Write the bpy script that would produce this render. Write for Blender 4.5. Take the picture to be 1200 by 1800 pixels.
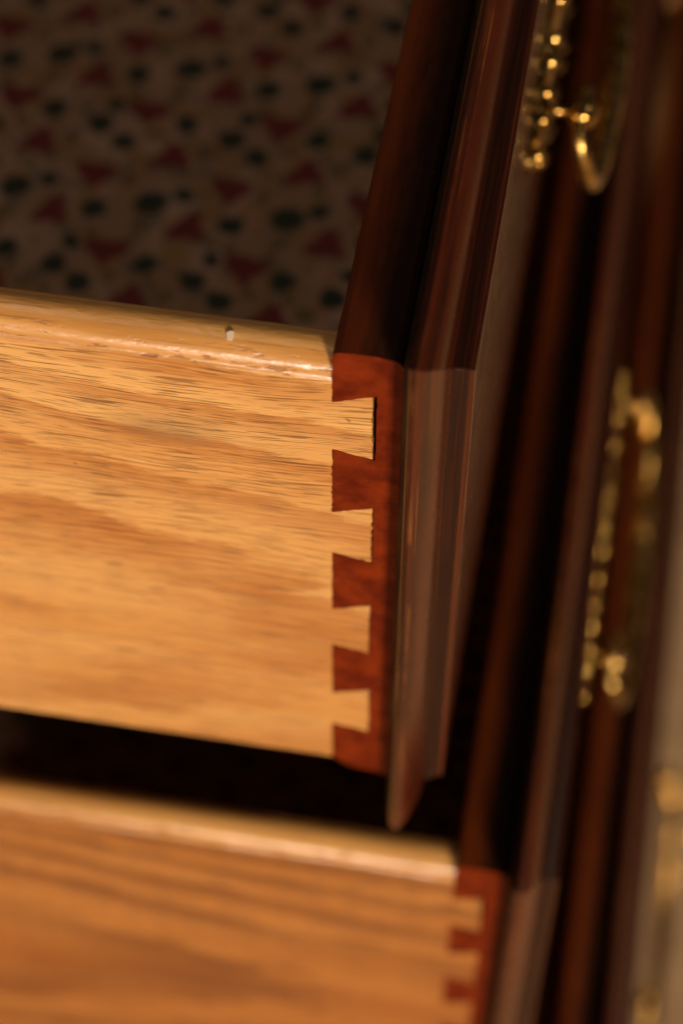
import bpy, bmesh, math, random
from mathutils import Matrix, Vector
random.seed(7)
scn = bpy.context.scene
for o in list(bpy.data.objects):
    bpy.data.objects.remove(o)
MM = 0.001
ZTOP = 0.62                      # height of the upper drawer's front above the floor (m)

# ------------------------------------------------------------------ camera
# world axes: X = out of the chest (forward), Y = along the drawer fronts, Z = up.  mm, then lifted by ZTOP
R = ((0.9859815, 0.1668264, 0.0030722), (0.1369488, -0.7986053, -0.5860671), (-0.0953179, 0.5782720, -0.8102567))
CAM = (31.6196, -183.4987, 221.5330)
cam_d = bpy.data.cameras.new('camera')
cam = bpy.data.objects.new('camera', cam_d)
scn.collection.objects.link(cam)
m = Matrix(((R[0][0], -R[1][0], -R[2][0], CAM[0] * MM),
            (R[0][1], -R[1][1], -R[2][1], CAM[1] * MM),
            (R[0][2], -R[1][2], -R[2][2], CAM[2] * MM + ZTOP),
            (0, 0, 0, 1)))
cam.matrix_world = m
cam_d.sensor_fit = 'VERTICAL'
cam_d.sensor_height = 36
cam_d.lens = 3836.37 * 36 / 1800
cam_d.clip_start = 0.01
cam_d.clip_end = 50
cam_d.dof.use_dof = True
cam_d.dof.focus_distance = 0.305
cam_d.dof.aperture_fstop = 10.6
scn.camera = cam

# ------------------------------------------------------------------ light
w = bpy.data.worlds.new('World'); scn.world = w; w.use_nodes = True
bg = w.node_tree.nodes['Background']
bg.inputs[0].default_value = (1.0, 0.75, 0.58, 1); bg.inputs[1].default_value = 0.030

def area(name, loc, target, size, power, col):
    d = bpy.data.lights.new(name, 'AREA'); d.shape = 'DISK'; d.size = size; d.energy = power; d.color = col
    o = bpy.data.objects.new(name, d); scn.collection.objects.link(o)
    o.location = loc
    o.rotation_euler = (Vector(target) - Vector(loc)).to_track_quat('-Z', 'Y').to_euler()
    return o
TG = (0.0, 0.0, ZTOP - 0.08)
az, el, dist = math.radians(27), math.radians(14), 2.4
area('key_lamp', (TG[0] + dist * math.cos(el) * math.sin(az), TG[1] - dist * math.cos(el) * math.cos(az), TG[2] + dist * math.sin(el)),
     TG, 0.46, 65.0, (1.0, 0.72, 0.44))
area('window_glow', (-0.14, -2.0, TG[2] + 0.12), TG, 0.26, 10.5, (1.0, 0.86, 0.76))
fp = area('floor_fill', (1.25, 0.25, 1.70), (0.78, 0.18, 0.0), 0.30, 3.6, (1.0, 0.72, 0.46)); fp.data.spread = math.radians(64)  # unseen lamp added to brighten the carpet and the drawer lips
area('room_fill', (-0.62, 0.02, 1.95), (0.05, 0.15, 0.5), 0.7, 2.3, (1.0, 0.74, 0.52))

vs = scn.view_settings
vs.view_transform = 'Standard'; vs.look = 'None'; vs.exposure = 0; vs.gamma = 1
scn.cycles.use_denoising = True
scn.cycles.max_bounces = 8

# ------------------------------------------------------------------ node helpers
class NT:
    def __init__(s, name):
        s.m = bpy.data.materials.new(name); s.m.use_nodes = True
        s.t = s.m.node_tree; s.b = s.t.nodes['Principled BSDF']
        tc = s.n('ShaderNodeTexCoord'); oi = s.n('ShaderNodeObjectInfo')
        add = s.vm('ADD', tc.outputs['Object'], oi.outputs['Location'])
        s.p = s.vm('SCALE', add, None, scale=1000.0)
    def n(s, t): return s.t.nodes.new(t)
    def L(s, a, b): s.t.links.new(a, b)
    def set(s, sock, v):
        if v is None: return
        if hasattr(v, 'is_output'): s.L(v, sock)
        else: sock.default_value = v
    def vm(s, op, a, b=None, c=None, scale=None):
        n = s.n('ShaderNodeVectorMath'); n.operation = op
        s.set(n.inputs[0], a); s.set(n.inputs[1], b); s.set(n.inputs[2], c)
        if scale is not None: n.inputs['Scale'].default_value = scale
        return n.outputs['Value'] if op in ('LENGTH', 'DOT_PRODUCT', 'DISTANCE') else n.outputs['Vector']
    def ma(s, op, a, b=None, c=None, clamp=False):
        n = s.n('ShaderNodeMath'); n.operation = op; n.use_clamp = clamp
        s.set(n.inputs[0], a); s.set(n.inputs[1], b); s.set(n.inputs[2], c)
        return n.outputs[0]
    def noise(s, vec, sc=1.0, det=3.0, rough=.55, dist=0.0):
        n = s.n('ShaderNodeTexNoise'); s.set(n.inputs['Vector'], vec)
        n.inputs['Scale'].default_value = sc; n.inputs['Detail'].default_value = det
        n.inputs['Roughness'].default_value = rough; n.inputs['Distortion'].default_value = dist
        return n.outputs['Fac']
    def sc(s, v, off=(0, 0, 0), src=None):
        q = s.vm('MULTIPLY', src or s.p, v)
        return s.vm('ADD', q, off)
    def step(s, f, lo, hi, a=0.0, b=1.0):
        n = s.n('ShaderNodeMapRange'); n.interpolation_type = 'SMOOTHSTEP'
        s.set(n.inputs[0], f); n.inputs[1].default_value = lo; n.inputs[2].default_value = hi
        n.inputs[3].default_value = a; n.inputs[4].default_value = b
        return n.outputs[0]
    def mix(s, f, a, b, mode='MIX'):
        n = s.n('ShaderNodeMix'); n.data_type = 'RGBA'; n.blend_type = mode
        s.set(n.inputs[0], f)
        for k, v in ((6, a), (7, b)):
            s.set(n.inputs[k], v if hasattr(v, 'is_output') else (*v, 1))
        return n.outputs[2]
    def bump(s, h, strength, dist):
        n = s.n('ShaderNodeBump'); n.inputs['Strength'].default_value = strength
        n.inputs['Distance'].default_value = dist; s.L(h, n.inputs['Height'])
        s.L(n.outputs[0], s.b.inputs['Normal']); return n
    def out(s, col, rough, **kw):
        s.set(s.b.inputs['Base Color'], col if hasattr(col, 'is_output') else (*col, 1))
        s.set(s.b.inputs['Roughness'], rough)
        for k, v in kw.items(): s.set(s.b.inputs[k.replace('_', ' ')], v)
        return s.m

def oak(name, dk, md, lt, coat, fig):
    t = NT(name)
    xa, za, hw, ln = fig                                     # growth-ring figure: tip, axis height, half width, length (mm)
    wob = t.noise(t.sc((.012, .02, .030)), 1, 2)
    wv = t.n('ShaderNodeCombineXYZ'); t.L(t.ma('MULTIPLY', t.ma('SUBTRACT', wob, .5), 13.0), wv.inputs[2])
    q = t.vm('ADD', t.p, wv.outputs[0])
    sp = t.n('ShaderNodeSeparateXYZ'); t.L(q, sp.inputs[0])
    zz = t.ma('DIVIDE', t.ma('SUBTRACT', sp.outputs['Z'], za), hw)
    xx = t.ma('DIVIDE', t.ma('SUBTRACT', sp.outputs['X'], xa), ln)
    g = t.ma('ADD', t.ma('MULTIPLY', zz, zz), xx)
    jag = t.noise(t.sc((.055, .3, .22), (3, 9, 4), q), 1, 5, .65)
    g = t.ma('ADD', g, t.ma('MULTIPLY', t.ma('SUBTRACT', jag, .5), 1.5))
    ring = t.ma('FRACT', t.ma('ADD', t.ma('MULTIPLY', g, .62), 20.35))
    late = t.ma('MULTIPLY', t.step(ring, .15, .82), t.step(ring, .90, 1.0, 1, 0))
    band = t.noise(t.sc((.008, .10, .060), (3, 1, 7), q), 1, 3, .55)
    fib = t.noise(t.sc((.022, 2.4, 2.6), (5, 0, 3), q), 1, 4, .65)
    fine = t.noise(t.sc((.05, 5., 7.0), (1, 8, 3), q), 1, 3, .6)
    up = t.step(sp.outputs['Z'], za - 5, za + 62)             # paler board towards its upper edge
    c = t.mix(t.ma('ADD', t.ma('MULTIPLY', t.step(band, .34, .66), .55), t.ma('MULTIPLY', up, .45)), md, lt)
    amp = t.step(t.noise(t.sc((.02, .1, .05), (13, 5, 2)), 1, 2), .3, .65, .35, .95)
    c = t.mix(t.ma('MULTIPLY', late, amp), c, dk)
    c = t.mix(t.step(fib, .40, .74, 0, .60), c, [a_ * 1.18 for a_ in lt])
    c = t.mix(t.step(fine, .50, .70, 0, .42), c, [a_ * .60 for a_ in md])
    # open pores: thin dark dashes lying along the grain, crowding where the rings are tight
    pr = t.noise(t.sc((.072, 1.8, 2.7), (11, 2, 9), q), 1, 2, .45)
    pm = t.noise(t.sc((.012, .1, .13), (2, 21, 5), q), 1, 2)
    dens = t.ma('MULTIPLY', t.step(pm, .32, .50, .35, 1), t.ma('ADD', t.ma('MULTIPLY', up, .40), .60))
    pore = t.ma('MULTIPLY', t.step(pr, .60, .64), dens)
    pr2 = t.noise(t.sc((.16, 3.6, 4.6), (41, 2, 9), q), 1, 1, .4)
    pore = t.ma('MAXIMUM', pore, t.ma('MULTIPLY', t.step(pr2, .58, .64, 0, .85), dens))
    c = t.mix(t.ma('MULTIPLY', pore, .80), c, (.14, .048, .011))
    # handling stain: one dull smudge and fainter cloudiness
    sm = t.vm('LENGTH', t.vm('MULTIPLY', t.vm('SUBTRACT', q, (xa + 3, 0, za + 52)), (.075, 0, .20)))
    st = t.noise(t.sc((.05, .05, .11), (8, 3, 1)), 1, 4)
    c = t.mix(t.ma('MULTIPLY', t.step(sm, .1, 1.15, .55, 0), t.step(st, .3, .6, .3, 1)), c, (.20, .115, .055))
    c = t.mix(t.step(st, .62, .78, 0, .30), c, (.26, .13, .05))
    nk = t.noise(t.sc((.30, .3, .42), (77, 3, 1)), 1, 1)
    c = t.mix(t.step(nk, .775, .80, 0, .7), c, (.10, .04, .012))
    rg = t.step(t.noise(t.sc((.2, .6, .6)), 1, 3), .3, .7, .30, .46)
    h = t.ma('SUBTRACT', t.ma('MULTIPLY', fine, .4), pore)
    h = t.ma('ADD', h, t.ma('MULTIPLY', t.noise(t.sc((.09, .5, .5)), 1, 2), .9))
    bn = t.bump(h, .6, .00017)
    t.L(bn.outputs[0], t.b.inputs['Coat Normal'])
    return t.out(c, rg, Coat_Weight=coat, Coat_Roughness=.2)

def oak_edge():
    # the rounded top edge of a drawer side: smoother, yellower, with torn spots
    t = NT('oak_rounded_edge')
    band = t.noise(t.sc((.012, .16, .2), (3, 1, 7)), 1, 3)
    fib = t.noise(t.sc((.04, 1.6, 1.6), (5, 0, 3)), 1, 3, .6)
    c = t.mix(t.step(band, .32, .66), (.50, .235, .058), (.70, .395, .130))
    c = t.mix(t.step(fib, .45, .75, 0, .35), c, (.40, .175, .048))
    pt = t.noise(t.sc((.22, .9, 1.2), (9, 1, 5)), 1, 3, .6)
    sepz = t.n('ShaderNodeSeparateXYZ'); t.L(t.p, sepz.inputs[0])
    near = t.step(sepz.outputs['Y'], .4, 2.2, 1, 0)          # pits gather low on the round
    pit = t.ma('MULTIPLY', t.step(pt, .56, .66), t.ma('ADD', t.ma('MULTIPLY', near, .75), .12))
    c = t.mix(t.ma('MULTIPLY', pit, .8), c, (.22, .075, .016))
    h = t.ma('SUBTRACT', t.ma('MULTIPLY', t.noise(t.sc((.15, .6, .6)), 1, 3), .8), pit)
    dash = t.noise(t.sc((.06, 1.9, 2.2), (15, 2, 3)), 1, 2, .5)
    c = t.mix(t.step(dash, .60, .68, 0, .55), c, (.26, .10, .025))
    h = t.ma('ADD', h, t.ma('MULTIPLY', t.noise(t.sc((.5, 1.4, 1.4), (7, 7, 7)), 1, 3), .5))
    bn = t.bump(h, .6, .00019)
    t.L(bn.outputs[0], t.b.inputs['Coat Normal'])
    return t.out(c, .34, Coat_Weight=1.0, Coat_Roughness=.22)

def mahogany(name, kind):
    t = NT(name)
    if kind == 'end':
        a = t.noise(t.sc((.20, .3, .22), (2, 5, 1)), 1, 4, .6)
        f = t.noise(t.sc((.5, 1.0, 5.0), (2, 5, 1)), 1, 3, .6)
        c = t.mix(t.step(a, .3, .7), (.090, .0085, .0015), (.195, .0250, .0032))
        c = t.mix(t.step(f, .5, .75, 0, .22), c, (.05, .006, .002))
        pd = t.noise(t.sc((1.1, 1.0, 3.6), (12, 5, 1)), 1, 2)
        c = t.mix(t.step(pd, .62, .72, 0, .35), c, (.035, .005, .0015))
        sp = t.noise(t.sc((1.9, 1.3, 2.6), (3, 3, 3)), 1, 1)
        c = t.mix(t.step(sp, .745, .79, 0, .5), c, (.42, .20, .10))
        t.bump(t.ma('ADD', f, a), .3, .00012)
        return t.out(c, .5, Specular_IOR_Level=.10)
    if kind == 'top':
        a = t.noise(t.sc((.22, .02, .22), (7, 5, 1)), 1, 4, .6)
        f = t.noise(t.sc((2.4, .06, 2.4), (2, 5, 1)), 1, 3, .6)
        c = t.mix(t.step(a, .3, .7), (.105, .020, .004), (.195, .042, .0075))
        c = t.mix(t.step(f, .5, .75, 0, .4), c, (.06, .018, .006))
        # old finish and dirt along the lip, with its shade painted in; speckled edge
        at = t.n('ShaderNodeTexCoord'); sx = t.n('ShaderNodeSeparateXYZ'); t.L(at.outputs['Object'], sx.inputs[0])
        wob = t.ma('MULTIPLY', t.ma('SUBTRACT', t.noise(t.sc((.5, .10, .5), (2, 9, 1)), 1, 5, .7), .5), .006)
        dirt_shade = t.step(t.ma('ADD', sx.outputs['X'], wob), .0022, .0072)
        c = t.mix(t.ma('MULTIPLY', dirt_shade, .9), c, (.016, .007, .004))
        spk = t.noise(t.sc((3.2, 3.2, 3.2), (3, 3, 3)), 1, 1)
        c = t.mix(t.ma('MULTIPLY', t.step(spk, .76, .80, 0, .8), dirt_shade), c, (.42, .30, .2))
        t.bump(f, .25, .0001)
        return t.out(c, .42, Specular_IOR_Level=.25)
    if kind == 'worn':
        f = t.noise(t.sc((.6, .12, .12), (2, 5, 1)), 1, 3, .6)
        c = t.mix(t.step(f, .35, .65), (.05, .014, .005), (.30, .105, .03))
        return t.out(c, .35)
    if kind == 'dark_band':  # near-black band beside the lip's front edge
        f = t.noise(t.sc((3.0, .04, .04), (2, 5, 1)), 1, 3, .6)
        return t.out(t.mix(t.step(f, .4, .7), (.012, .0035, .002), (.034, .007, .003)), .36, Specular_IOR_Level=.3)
    if kind == 'lip_back':  # near-black and rough, covers the lip's back slope
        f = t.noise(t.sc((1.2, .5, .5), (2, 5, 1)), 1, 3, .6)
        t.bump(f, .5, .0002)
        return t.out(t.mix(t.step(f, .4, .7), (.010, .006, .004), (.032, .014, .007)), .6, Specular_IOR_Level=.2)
    # moulding and polished face: grain runs along the strip
    a = t.noise(t.sc((.5, .012, .012), (4, 5, 1)), 1, 3, .6)
    f = t.noise(t.sc((4.5, .03, .03), (2, 5, 1)), 1, 3, .65)
    bl = t.noise(t.sc((.15, .06, .06), (2, 5, 1)), 1, 3, .65)
    c = t.mix(t.step(a, .3, .7), (.026, .0058, .0028), (.082, .0145, .0048))
    c = t.mix(t.ma('MULTIPLY', t.step(f, .50, .68), t.step(bl, .40, .6, .0, .85 if kind == 'rubbed' else .18)), c, (.21, .075, .016))
    t.bump(f, .12, .00005)
    rg = t.step(t.noise(t.sc((.3, .2, .2), (8, 8, 8)), 1, 3), .3, .7, .20, .30)
    return t.out(c, rg, Coat_Weight=.28, Coat_Roughness=.2)

def brass(name, r0, r1):
    t = NT(name)
    a = t.noise(t.sc((.25, .25, .25)), 1, 3)
    c = t.mix(t.step(a, .40, .66), (.34, .21, .06), (.78, .55, .20))
    rg = t.step(t.noise(t.sc((.6, .6, .6), (4, 4, 4)), 1, 3), .3, .7, r0, r1)
    return t.out(c, rg, Metallic=1.0)

def plainwood():
    t = NT('dark_carcass_wood')
    a = t.noise(t.sc((.02, .3, .02)), 1, 4)
    return t.out(t.mix(a, (.05, .016, .008), (.10, .03, .012)), .35)

def lining():
    t = NT('printed_lining_paper')
    PX, PY = 27.75, 39.35
    base = t.vm('SUBTRACT', t.p, (-55.0, 147.0, 0))
    nz = t.n('ShaderNodeTexNoise'); t.L(t.p, nz.inputs['Vector']); nz.inputs['Scale'].default_value = .5
    base = t.vm('ADD', base, t.vm('SCALE', t.vm('SUBTRACT', nz.outputs['Color'], (.5, .5, .5)), None, scale=2.6))
    def cell(cx, cy):
        q = t.vm('SUBTRACT', base, (cx + 55.0, cy - 147.0, 0))
        n = t.n('ShaderNodeVectorMath'); n.operation = 'WRAP'; t.L(q, n.inputs[0])
        n.inputs[1].default_value = (PX / 2, PY / 2, 500); n.inputs[2].default_value = (-PX / 2, -PY / 2, -500)
        return t.vm('MULTIPLY', n.outputs[0], (1, 1, 0))
    def ell(cx, cy, ang, rx, ry):
        mp = t.n('ShaderNodeMapping'); mp.vector_type = 'TEXTURE'; t.L(cell(cx, cy), mp.inputs[0])
        mp.inputs['Rotation'].default_value = (0, 0, math.radians(ang)); mp.inputs['Scale'].default_value = (rx * 1.25, ry * 1.65, 1)
        return t.step(t.vm('LENGTH', mp.outputs[0]), .8, 1.12, 1, 0)
    def tri(cx, cy, angs, ds):
        q = cell(cx, cy); r = None
        for a_, d_ in zip(angs, ds):
            v = t.ma('SUBTRACT', t.vm('DOT_PRODUCT', q, (math.cos(math.radians(a_)), math.sin(math.radians(a_)), 0)), d_)
            r = v if r is None else t.ma('MAXIMUM', r, v)
        return t.step(r, -.25, .25, 1, 0)
    g1 = t.noise(t.sc((.06, .06, .06)), 1, 3); g2 = t.noise(t.sc((.22, .16, .2), (9, 2, 2)), 1, 3)
    c = t.mix(t.step(g1, .35, .65), (.34, .22, .15), (.47, .315, .24))
    c = t.mix(t.step(g2, .46, .62, 0, .8), c, (.34, .19, .07))
    c = t.mix(t.step(t.noise(t.sc((.3, .24, .2), (1, 19, 2)), 1, 2), .54, .64, 0, .7), c, (.14, .125, .085))
    # small olive sprigs
    for (x, y, a_, rx, ry) in ((-56.5, 145.3, 60, 2.4, 1.2), (-62, 157.2, 70, 1.9, 1.0), (-48.3, 127.6, 55, 2.0, 1.2), (-58, 141, 20, 1.5, .8), (-46, 150, 110, 1.6, .8), (-66, 142, 80, 1.6, 1.0), (-60, 131, 30, 1.7, .9), (-51.5, 160.5, -40, 1.5, .9), (-44.5, 143, 15, 1.4, .8), (-58, 161, 60, 1.5, .8), (-52, 131, 100, 1.4, .8)):
        c = t.mix(t.ma('MULTIPLY', ell(x, y, a_, rx, ry), .62), c, (.105, .085, .035))
    # dark green leaves
    for (x, y, a_, rx, ry) in ((-66.9, 148.3, -30, 2.3, 1.75), (-56.2, 151.7, 35, 2.9, 1.9), (-50.0, 155.0, 20, 1.8, 1.3), (-53.8, 135.4, -10, 2.1, 1.7),
                               (-43.6, 132.7, 100, 2.3, 1.7), (-41.4, 138.9, 110, 1.8, 1.1), (-37.7, 128.4, -40, 2.2, 1.6)):
        c = t.mix(ell(x, y, a_, rx, ry), c, (.020, .034, .024))
    # red bell flowers: two nod one way, two the other
    for (x, y) in ((-54.66, 164.6), (-47.28, 146.0)):
        c = t.mix(t.ma('MULTIPLY', tri(x, y, (-80, 28, 150), (2.6, 3.0, 2.9)), ell(x, y, 30, 4.0, 3.0)), c, (.17, .022, .026))
    for (x, y) in ((-68.8, 157.9), (-62.0, 137.6)):
        c = t.mix(t.ma('MULTIPLY', tri(x, y, (85, -38, 222), (3.0, 3.0, 3.0)), ell(x, y, -20, 4.1, 3.1)), c, (.17, .022, .026))
    return t.out(c, .75)

def carpet():
    t = NT('beige_carpet')
    a = t.noise(t.sc((.03, .03, .03)), 1, 4)
    f = t.noise(t.sc((.4, .4, .4)), 1, 3)
    c = t.mix(t.step(a, .35, .65), (.30, .205, .125), (.37, .26, .16))
    t.bump(f, .6, .004)
    return t.out(c, .95)

def fleck():
    t = NT('white_fleck')
    return t.out((.72, .62, .50), .6)

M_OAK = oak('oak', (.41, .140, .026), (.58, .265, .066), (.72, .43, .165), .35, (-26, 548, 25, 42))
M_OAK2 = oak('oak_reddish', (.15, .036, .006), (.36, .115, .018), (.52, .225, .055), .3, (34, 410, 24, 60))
M_EDGE = oak_edge()
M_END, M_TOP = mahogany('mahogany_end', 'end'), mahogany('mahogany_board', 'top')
M_MOULD, M_WORN = mahogany('mahogany_moulding', 'mould'), mahogany('mahogany_worn_edge', 'worn')
M_DARK_BAND = mahogany('mahogany_dark_band', 'dark_band')
M_LIP_BACK, M_RUBBED = mahogany('dark_lip_back', 'lip_back'), mahogany('mahogany_rubbed', 'rubbed')
M_BRASS, M_CASE, M_LINE, M_CARPET, M_FLECK = brass('brass', .09, .19), plainwood(), lining(), carpet(), fleck()

M_SATIN = brass('brass_satin', .20, .30)

# ------------------------------------------------------------------ mesh helpers (mm, local)
class MB:
    def __init__(s): s.v, s.f, s.mi, s.sm = [], [], [], []
    def face(s, idx, mi=0, smooth=False): s.f.append(tuple(idx)); s.mi.append(mi); s.sm.append(smooth)
    def add(s, pts): n = len(s.v); s.v += [tuple(p) for p in pts]; return list(range(n, len(s.v)))
    def box(s, a, b, mi=0):
        x0, y0, z0 = a; x1, y1, z1 = b
        i = s.add([(x0, y0, z0), (x1, y0, z0), (x1, y1, z0), (x0, y1, z0), (x0, y0, z1), (x1, y0, z1), (x1, y1, z1), (x0, y1, z1)])
        for q in ((0, 3, 2, 1), (4, 5, 6, 7), (0, 1, 5, 4), (1, 2, 6, 5), (2, 3, 7, 6), (3, 0, 4, 7)): s.face([i[k] for k in q], mi)
    def prism_xz(s, poly, y0, y1, mi=0, wall=None):       # poly: (x, z) counter-clockwise seen from -Y
        n = len(poly)
        a = s.add([(x, y0, z) for x, z in poly]); b = s.add([(x, y1, z) for x, z in poly])
        s.face(a, mi); s.face(b[::-1], mi)
        for k in range(n):
            s.face((a[(k + 1) % n], a[k], b[k], b[(k + 1) % n]), mi if wall is None else wall)
    def build(s, name, mats, parent, off=(0, 0, 0), sharp=None, fix=True):
        me = bpy.data.meshes.new(name)
        me.from_pydata([((x - off[0]) * MM, (y - off[1]) * MM, (z - off[2]) * MM) for x, y, z in s.v], [], s.f)
        for mt in mats: me.materials.append(mt)
        me.polygons.foreach_set('material_index', s.mi)
        me.polygons.foreach_set('use_smooth', s.sm)
        me.update()
        if fix:
            bm = bmesh.new(); bm.from_mesh(me); bmesh.ops.recalc_face_normals(bm, faces=bm.faces); bm.to_mesh(me); bm.free()
        if sharp: me.set_sharp_from_angle(angle=math.radians(sharp))
        o = bpy.data.objects.new(name, me); scn.collection.objects.link(o); o.parent = parent
        return o

def ragged(pts, step, amp, rnd, closed=True):
    out = []; n = len(pts)
    for k in range(n if closed else n - 1):
        a, b = pts[k], pts[(k + 1) % n]
        L = math.hypot(b[0] - a[0], b[1] - a[1]); m_ = max(1, int(L / step))
        out.append(a)
        dx, dz = (b[0] - a[0]) / L, (b[1] - a[1]) / L
        for j in range(1, m_):
            q = j / m_; r = rnd.gauss(0, amp)
            out.append((a[0] + (b[0] - a[0]) * q - dz * r, a[1] + (b[1] - a[1]) * q + dx * r))
    if not closed: out.append(pts[-1])
    return out

W_SIDE = 8.0          # drawer side thickness
T_FRONT = 19.0        # drawer front thickness
X_BACK = 9.7          # where the overlapping lip starts
# lip profile: (X, outset from the board's edge, material)  0 moulding, 1 worn arris
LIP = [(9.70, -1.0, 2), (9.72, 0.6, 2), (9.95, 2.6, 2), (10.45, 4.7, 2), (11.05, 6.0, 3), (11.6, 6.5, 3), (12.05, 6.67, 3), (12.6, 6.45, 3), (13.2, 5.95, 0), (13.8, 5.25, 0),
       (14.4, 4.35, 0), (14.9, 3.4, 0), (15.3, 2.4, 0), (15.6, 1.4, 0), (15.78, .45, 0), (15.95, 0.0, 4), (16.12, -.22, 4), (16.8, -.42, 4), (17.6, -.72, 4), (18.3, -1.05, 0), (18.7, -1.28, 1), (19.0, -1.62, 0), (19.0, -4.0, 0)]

def lip_mesh(W, Hf):
    mb = MB(); ch = 0.40; NS = 4
    rings = []
    for (x, o, mi) in LIP:
        y0, y1, z0, z1 = -o, W + o, -Hf - o, o
        ring = []
        for cy, cz, a0 in ((y0 + ch, z1 - ch, 180), (y1 - ch, z1 - ch, 90), (y1 - ch, z0 + ch, 0), (y0 + ch, z0 + ch, -90)):
            for k in range(NS + 1):
                a = math.radians(a0 - 90 * k / NS)
                ring.append((x, cy + ch * math.cos(a), cz + ch * math.sin(a)))
        rings.append(mb.add(ring))
    n = len(rings[0])
    for r in range(len(rings) - 1):
        mi = LIP[r][2]
        for k in range(n):
            a, b = rings[r], rings[r + 1]; k2 = (k + 1) % n
            mb.face((a[k], a[k2], b[k2], b[k]), mi, True)
    return mb

def make_drawer(name, base, Hf, Hs, W, D, tails, seed, label, cat, group, pull, foot, board):
    rnd = random.Random(seed)
    off = (0, 0, -Hf)
    e = bpy.data.objects.new(name, None); e.empty_display_size = .02
    scn.collection.objects.link(e)
    e.location = (base[0] * MM, base[1] * MM, (base[2] - Hf) * MM + ZTOP)
    e['label'] = label; e['category'] = cat; e['group'] = group
    B = lambda mb, nm, mats, par, **k: mb.build(nm, mats, par, off, **k)
    # ---- front board with the half-blind pins on its end
    notch = []          # ((x=0 top),(tip top),(tip bottom),(x=0 bottom))
    for (zt, zb, tx) in tails:
        notch.append(((0, zt), (tx, zt + 2.45), (tx, zb - 1.35), (0, zb)))
    right = X_BACK + .02
    pts = [(right, -2.0), (right - .14, -1.2), (right - .55, -.55), (right - 1.3, -.1), (6.0, .30), (3, .34), (1.0, .14), (.25, -.15), (0.0, -.6)]
    for nt in notch: pts += [nt[0], nt[1], nt[2], nt[3]]
    pts += [(0, -Hs + .2), (.7, -Hs - .6), (2.2, -Hs - 1.9), (3.4, -Hs - 2.7), (5.2, -Hs - 2.9), (7.2, -Hs - 3.0), (8.6, -Hs - 3.6), (right, -Hf)]
    top = pts[:9]
    poly = top[:-1] + ragged(top[-1:] + pts[9:], .9, .035, rnd, closed=False)
    mb = MB(); mb.prism_xz(poly, 0.0, W_SIDE + .02, 0, wall=0)
    nf = len(poly)
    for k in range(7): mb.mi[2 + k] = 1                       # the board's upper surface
    mb.prism_xz(top + [(0, -Hf + .3), (right, -Hf + .3)], W_SIDE + .02, W, 1)
    mb.box((X_BACK - .2, 1.2, -Hf + 1.2), (T_FRONT - .03, W - 1.2, -1.2), 2)
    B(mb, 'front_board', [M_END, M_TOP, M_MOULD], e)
    mb = lip_mesh(W, Hf)
    B(mb, 'lip_moulding', [M_MOULD, M_WORN, M_LIP_BACK, M_RUBBED, M_DARK_BAND], e, sharp=38)
    # ---- sides
    def side(y0, sgn, tailed):
        rn = random.Random(seed + int(y0) + 3)
        ZC = -6.0; r = W_SIDE / 2
        out = [(-D, -Hs), (0, -Hs)]
        if tailed:
            seq = []
            for k in range(len(tails) - 1, -1, -1):
                zt, zb, tx = tails[k]; g = .17
                eg = .42 if k == 0 else .20
                seq += [(0, zb + .05), (tx - eg, zb - 1.35 + g), (tx - eg - (.25 if k == 0 else 0), zt + 2.45 - g), (0, zt - .05)]
            right_edge = ragged([(0, -Hs)] + seq + [(0, ZC)], .6, .085, rn, closed=False)
            out = [(-D, -Hs)] + right_edge + [(-D, ZC)]
        else:
            out += [(0, ZC), (-D, ZC)]
        mb = MB()
        ya, yb = (y0, y0 + W_SIDE)
        mb.prism_xz(out, ya, yb, 0)
        # rounded top with a small router step
        ins = .22; NX = 90; NA = 16
        rows = []
        for i in range(NX + 1):
            x = -D + (D + 0.0) * (i / NX) if i < NX else 0.0
            x = -D + D * (1 - (1 - i / NX) ** 1.8)
            row = []
            wz = .10 * math.sin(x * .11 + 1) + rn.gauss(0, .03)
            prof = [(0.0, ZC - .02), (.04, ZC + .10 + wz * .4), (ins, ZC + .20 + wz)]
            for a in range(1, NA):
                th = math.pi * a / NA
                prof.append((r - (r - ins) * math.cos(th), ZC + .20 + wz * (1 - a / NA) + (r - .35) * math.sin(th)))
            prof.append((W_SIDE, ZC - .02))
            if sgn < 0: prof = [(W_SIDE - p, q) for p, q in prof]
            rows.append(mb.add([(x, y0 + p, z) for p, z in prof]))
        for i in range(NX):
            for k in range(len(rows[0]) - 1):
                mb.face((rows[i][k], rows[i + 1][k], rows[i + 1][k + 1], rows[i][k + 1]), 1, True)
        mb.face(rows[-1], 1); mb.face(rows[0][::-1], 1)
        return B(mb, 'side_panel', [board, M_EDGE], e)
    sp = side(0.0, 1, True)
    side(W - W_SIDE, -1, False)
    mb = MB(); mb.box((-D, W_SIDE + .01, -Hs), (-D + 9, W - W_SIDE - .01, -7)); B(mb, 'back_panel', [M_OAK], e)
    mb = MB(); mb.box((-D + 9, W_SIDE, -Hs + 5), (0, W - W_SIDE, -Hs + 10.8))
    bt = B(mb, 'bottom_panel', [M_OAK], e)
    mb = MB(); mb.box((-D + 9.5, W_SIDE + .2, -Hs + 10.804), (-.3, W - W_SIDE - .2, -Hs + 11.1)); B(mb, 'lining_paper', [M_LINE], bt)
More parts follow.
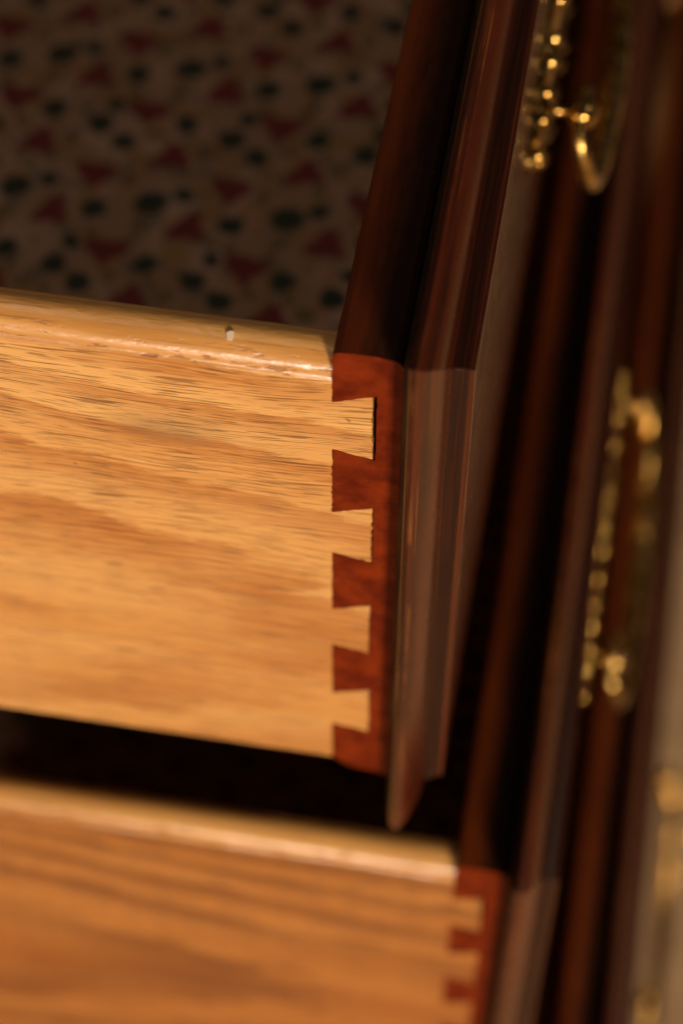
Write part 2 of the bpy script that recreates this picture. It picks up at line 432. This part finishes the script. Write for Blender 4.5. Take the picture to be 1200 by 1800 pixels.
    if foot:
        # a pale fleck stuck on the rounded edge
        mb = MB(); n = 9; ang = math.radians(66)
        c = Vector((-14.35, 2.55, -2.30)); nn = Vector((0, -math.cos(ang), math.sin(ang))); tt = Vector((0, math.sin(ang), math.cos(ang)))
        rim = [c + Vector((1, 0, 0)) * (.52 + .16 * math.sin(k * 2.3)) * math.cos(2 * math.pi * k / n) + tt * (.75 + .2 * math.sin(k * 1.7)) * math.sin(2 * math.pi * k / n) for k in range(n)]
        a = mb.add([p + nn * .16 for p in rim]); b = mb.add([p - nn * .4 for p in rim])
        mb.face(a)
        for k in range(n): mb.face((a[k], b[k], b[(k + 1) % n], a[(k + 1) % n]))
        B(mb, 'pale_fleck', [M_FLECK], sp)
    make_pull(e, off, pull)
    return e

def lathe_x(mb, cx, cy, cz, prof, n=20):
    rings = [mb.add([(cx + x, cy + r * math.cos(2 * math.pi * k / n), cz + r * math.sin(2 * math.pi * k / n)) for k in range(n)]) for x, r in prof]
    for i in range(len(rings) - 1):
        for k in range(n): mb.face((rings[i][k], rings[i][(k + 1) % n], rings[i + 1][(k + 1) % n], rings[i + 1][k]), 0, True)
    mb.face(rings[-1]); mb.face(rings[0][::-1])

def tube(mb, path, rad, n=14):
    rings = []
    N = len(path)
    for i, p in enumerate(path):
        p = Vector(p); t = (Vector(path[min(i + 1, N - 1)]) - Vector(path[max(i - 1, 0)])).normalized()
        u = t.cross(Vector((1, 0, 0)));
        if u.length < 1e-4: u = Vector((0, 0, 1))
        u.normalize(); v = t.cross(u)
        rings.append(mb.add([p + u * rad[i] * math.cos(2 * math.pi * k / n) + v * rad[i] * math.sin(2 * math.pi * k / n) for k in range(n)]))
    for i in range(N - 1):
        for k in range(n): mb.face((rings[i][k], rings[i][(k + 1) % n], rings[i + 1][(k + 1) % n], rings[i + 1][k]), 0, True)
    mb.face(rings[-1]); mb.face(rings[0][::-1])

def make_pull(par, off, pull):
    yn, zp = pull                     # near post position on the front
    SP = 76.0; yc = yn + SP / 2
    X0 = T_FRONT
    # scalloped back plate
    half = [(0, 15), (3.5, 18.5), (7.5, 15.5), (10, 12.2), (13, 12.8), (15.5, 16.5), (20, 18.8), (25, 17.5), (28, 13.5), (30.5, 10.2), (34, 10.8), (37, 9.2), (39, 5.6), (42, 5.2), (45.5, 3.0), (48, -.5),
            (45, -3.4), (41.5, -5.0), (40, -8.8), (37, -11.5), (33, -11.8), (30.5, -10.8), (28, -13.6), (25, -18.8), (20, -20.5), (15, -18), (12, -14.5), (9, -15.2), (6, -19.5), (2.5, -22.5), (0, -24)]
    full = half + [(-y, z) for y, z in half[-2:0:-1]]
    # smooth the outline
    def chaikin(p, it):
        for _ in range(it):
            q = []
            for k in range(len(p)):
                a, b = p[k], p[(k + 1) % len(p)]
                q += [(a[0] * .75 + b[0] * .25, a[1] * .75 + b[1] * .25), (a[0] * .25 + b[0] * .75, a[1] * .25 + b[1] * .75)]
            p = q
        return p
    full = [(y * 1.07, z) for y, z in chaikin(full, 2)]
    mb = MB(); n = len(full)
    rings = []
    for x, s, dz in ((0.0, 1.0, 0), (1.0, 1.0, 0), (1.7, .965, 0), (2.3, .90, 0), (2.35, .86, 0)):
        rings.append(mb.add([(X0 + x, yc + y * s, zp - 2 + z * s) for y, z in full]))
    for i in range(len(rings) - 1):
        for k in range(n): mb.face((rings[i][k], rings[i][(k + 1) % n], rings[i + 1][(k + 1) % n], rings[i + 1][k]), 0, True)
    mb.face(rings[-1]); mb.face(rings[0][::-1])
    for k in range(0, n, 6):                       # beads added round the border to catch bright specks of lamp light
        by, bz = full[k]; L = math.hypot(by, bz) or 1
        by, bz = by - 2.2 * by / L, bz - 2.2 * bz / L
        lathe_x(mb, X0 + 1.6, yc + by, zp - 2 + bz, [(0, 1.45), (.5, 1.4), (1.0, 1.15), (1.4, .75), (1.6, .3), (1.65, .05)], 10)
    pl = mb.build('bail_pull_backplate', [M_BRASS], None, off, sharp=50)
    root = pl; pl.name = 'bail_pull'; pl.parent = par
    for s in (0, 1):
        mb = MB()
        lathe_x(mb, X0 + 2.2, yn + s * SP, zp, [(0, 4.4), (.4, 4.5), (.7, 3.6), (.9, 2.2), (1.2, 1.2), (1.8, .85), (2.8, .8), (3.6, .9), (3.9, 1.6), (4.3, 2.3), (4.9, 2.8), (5.9, 3.05), (6.9, 2.85), (7.8, 2.25), (8.4, 1.4), (8.7, .65), (8.8, .1)], 24)
        mb.build('post', [M_BRASS], root, off, sharp=60)
    # swan-neck bail
    xb = X0 + 2.2 + 5.9
    pts = [(xb, 6.4, 0), (xb, 4.0, 0), (xb, 0, 0), (xb, -3.6, -.2), (xb + .6, -5.6, -2.2), (xb + 1.6, -6.0, -6), (xb + 2.6, -4.4, -11), (xb + 3.4, .5, -16.5), (xb + 4.0, 8.5, -20.2), (xb + 4.3, 18, -22), (xb + 4.5, 27, -24.2), (xb + 4.6, 38, -25.4)]
    rad = [1.4, 1.1, 1.1, 1.15, 1.3, 1.5, 1.7, 1.9, 2.1, 2.25, 2.5, 2.8]
    P = pts + [(x, SP - y, z) for x, y, z in pts[-2::-1]]; Rr = rad + rad[-2::-1]
    sm, sr = [], []
    for i in range(len(P) - 1):      # Catmull-Rom
        p0, p1, p2, p3 = (Vector(P[max(i - 1, 0)]), Vector(P[i]), Vector(P[i + 1]), Vector(P[min(i + 2, len(P) - 1)]))
        for j in range(4):
            t = j / 4
            sm.append(.5 * ((2 * p1) + (p2 - p0) * t + (2 * p0 - 5 * p1 + 4 * p2 - p3) * t * t + (3 * p1 - p0 - 3 * p2 + p3) * t ** 3))
            sr.append(Rr[i] * (1 - t) + Rr[i + 1] * t)
    sm.append(Vector(P[-1])); sr.append(Rr[-1])
    mb = MB(); tube(mb, [(p.x, yn + p.y, zp + p.z) for p in sm], sr)
    mb.build('bail', [M_SATIN], root, off)

# ------------------------------------------------------------------ setting
mb = MB(); mb.box((-2500, -2500, -620 - 20), (2500, 2500, -620))
fl = mb.build('floor', [M_CARPET], None); fl.location = (0, 0, ZTOP); fl['kind'] = 'structure'

# ------------------------------------------------------------------ the drawers
G = 'opened drawers of the chest'
W, D = 470.0, 400.0
T1 = [(-10.4, -20.9, 6.15), (-35.95, -46.1, 6.05), (-61.5, -71.7, 6.02), (-86.5, -96.2, 6.25)]
make_drawer('drawer', (0, 0, 0), 112.0, 107.6, W, D, T1, 11,
            'uppermost opened drawer, sharp dovetail joint, floral lining above its pale oak side', 'drawer', G, (97, -44), True, M_OAK)
T2 = [(-13.5 - 24.2 * k, -24.3 - 24.2 * k, 6.1) for k in range(5)]
make_drawer('drawer', (23.0, 0, -142.0), 150.0, 145.5, W, D, T2, 23,
            'middle opened drawer directly below the sharp dovetailed one, blurred oak side with bright rounded edge', 'drawer', G, (92, -66), False, M_OAK2)
T3 = [(-13.5 - 24.2 * k, -24.3 - 24.2 * k, 6.1) for k in range(6)]
make_drawer('drawer', (52.3, 0, -325.0), 170.0, 165.5, W, D, T3, 37,
            'lowest opened drawer, very blurred, its front and brass pull standing against the beige carpet', 'drawer', G, (92, -68), False, M_OAK)

# ------------------------------------------------------------------ the chest they slide out of (left of the picture)
ch = bpy.data.objects.new('chest_case', None); scn.collection.objects.link(ch)
ch.location = (-.15, 0, 0)
ch['label'] = 'dark mahogany chest case holding the opened drawers'; ch['category'] = 'chest'
XF = -200.0
def part(nm, a, b):
    mb = MB(); mb.box(a, b); o = mb.build(nm, [M_CASE], ch, (-150, 0, -620)); return o
part('case_side', (XF - 330, -24, -618), (XF, -3, 34)); part('case_side', (XF - 330, W + 3, -618), (XF, W + 24, 34))
part('case_top', (XF - 340, -34, 34.1), (XF + 12, W + 34, 54))
for za, zb in ((-129, -110), (-311, -292), (-512, -493)):
    part('drawer_rail', (XF - 320, -2.9, za), (XF - 1, W + 2.9, zb + .2))
part('case_back', (XF - 345, -20, -600), (XF - 331, W + 20, 33.8))
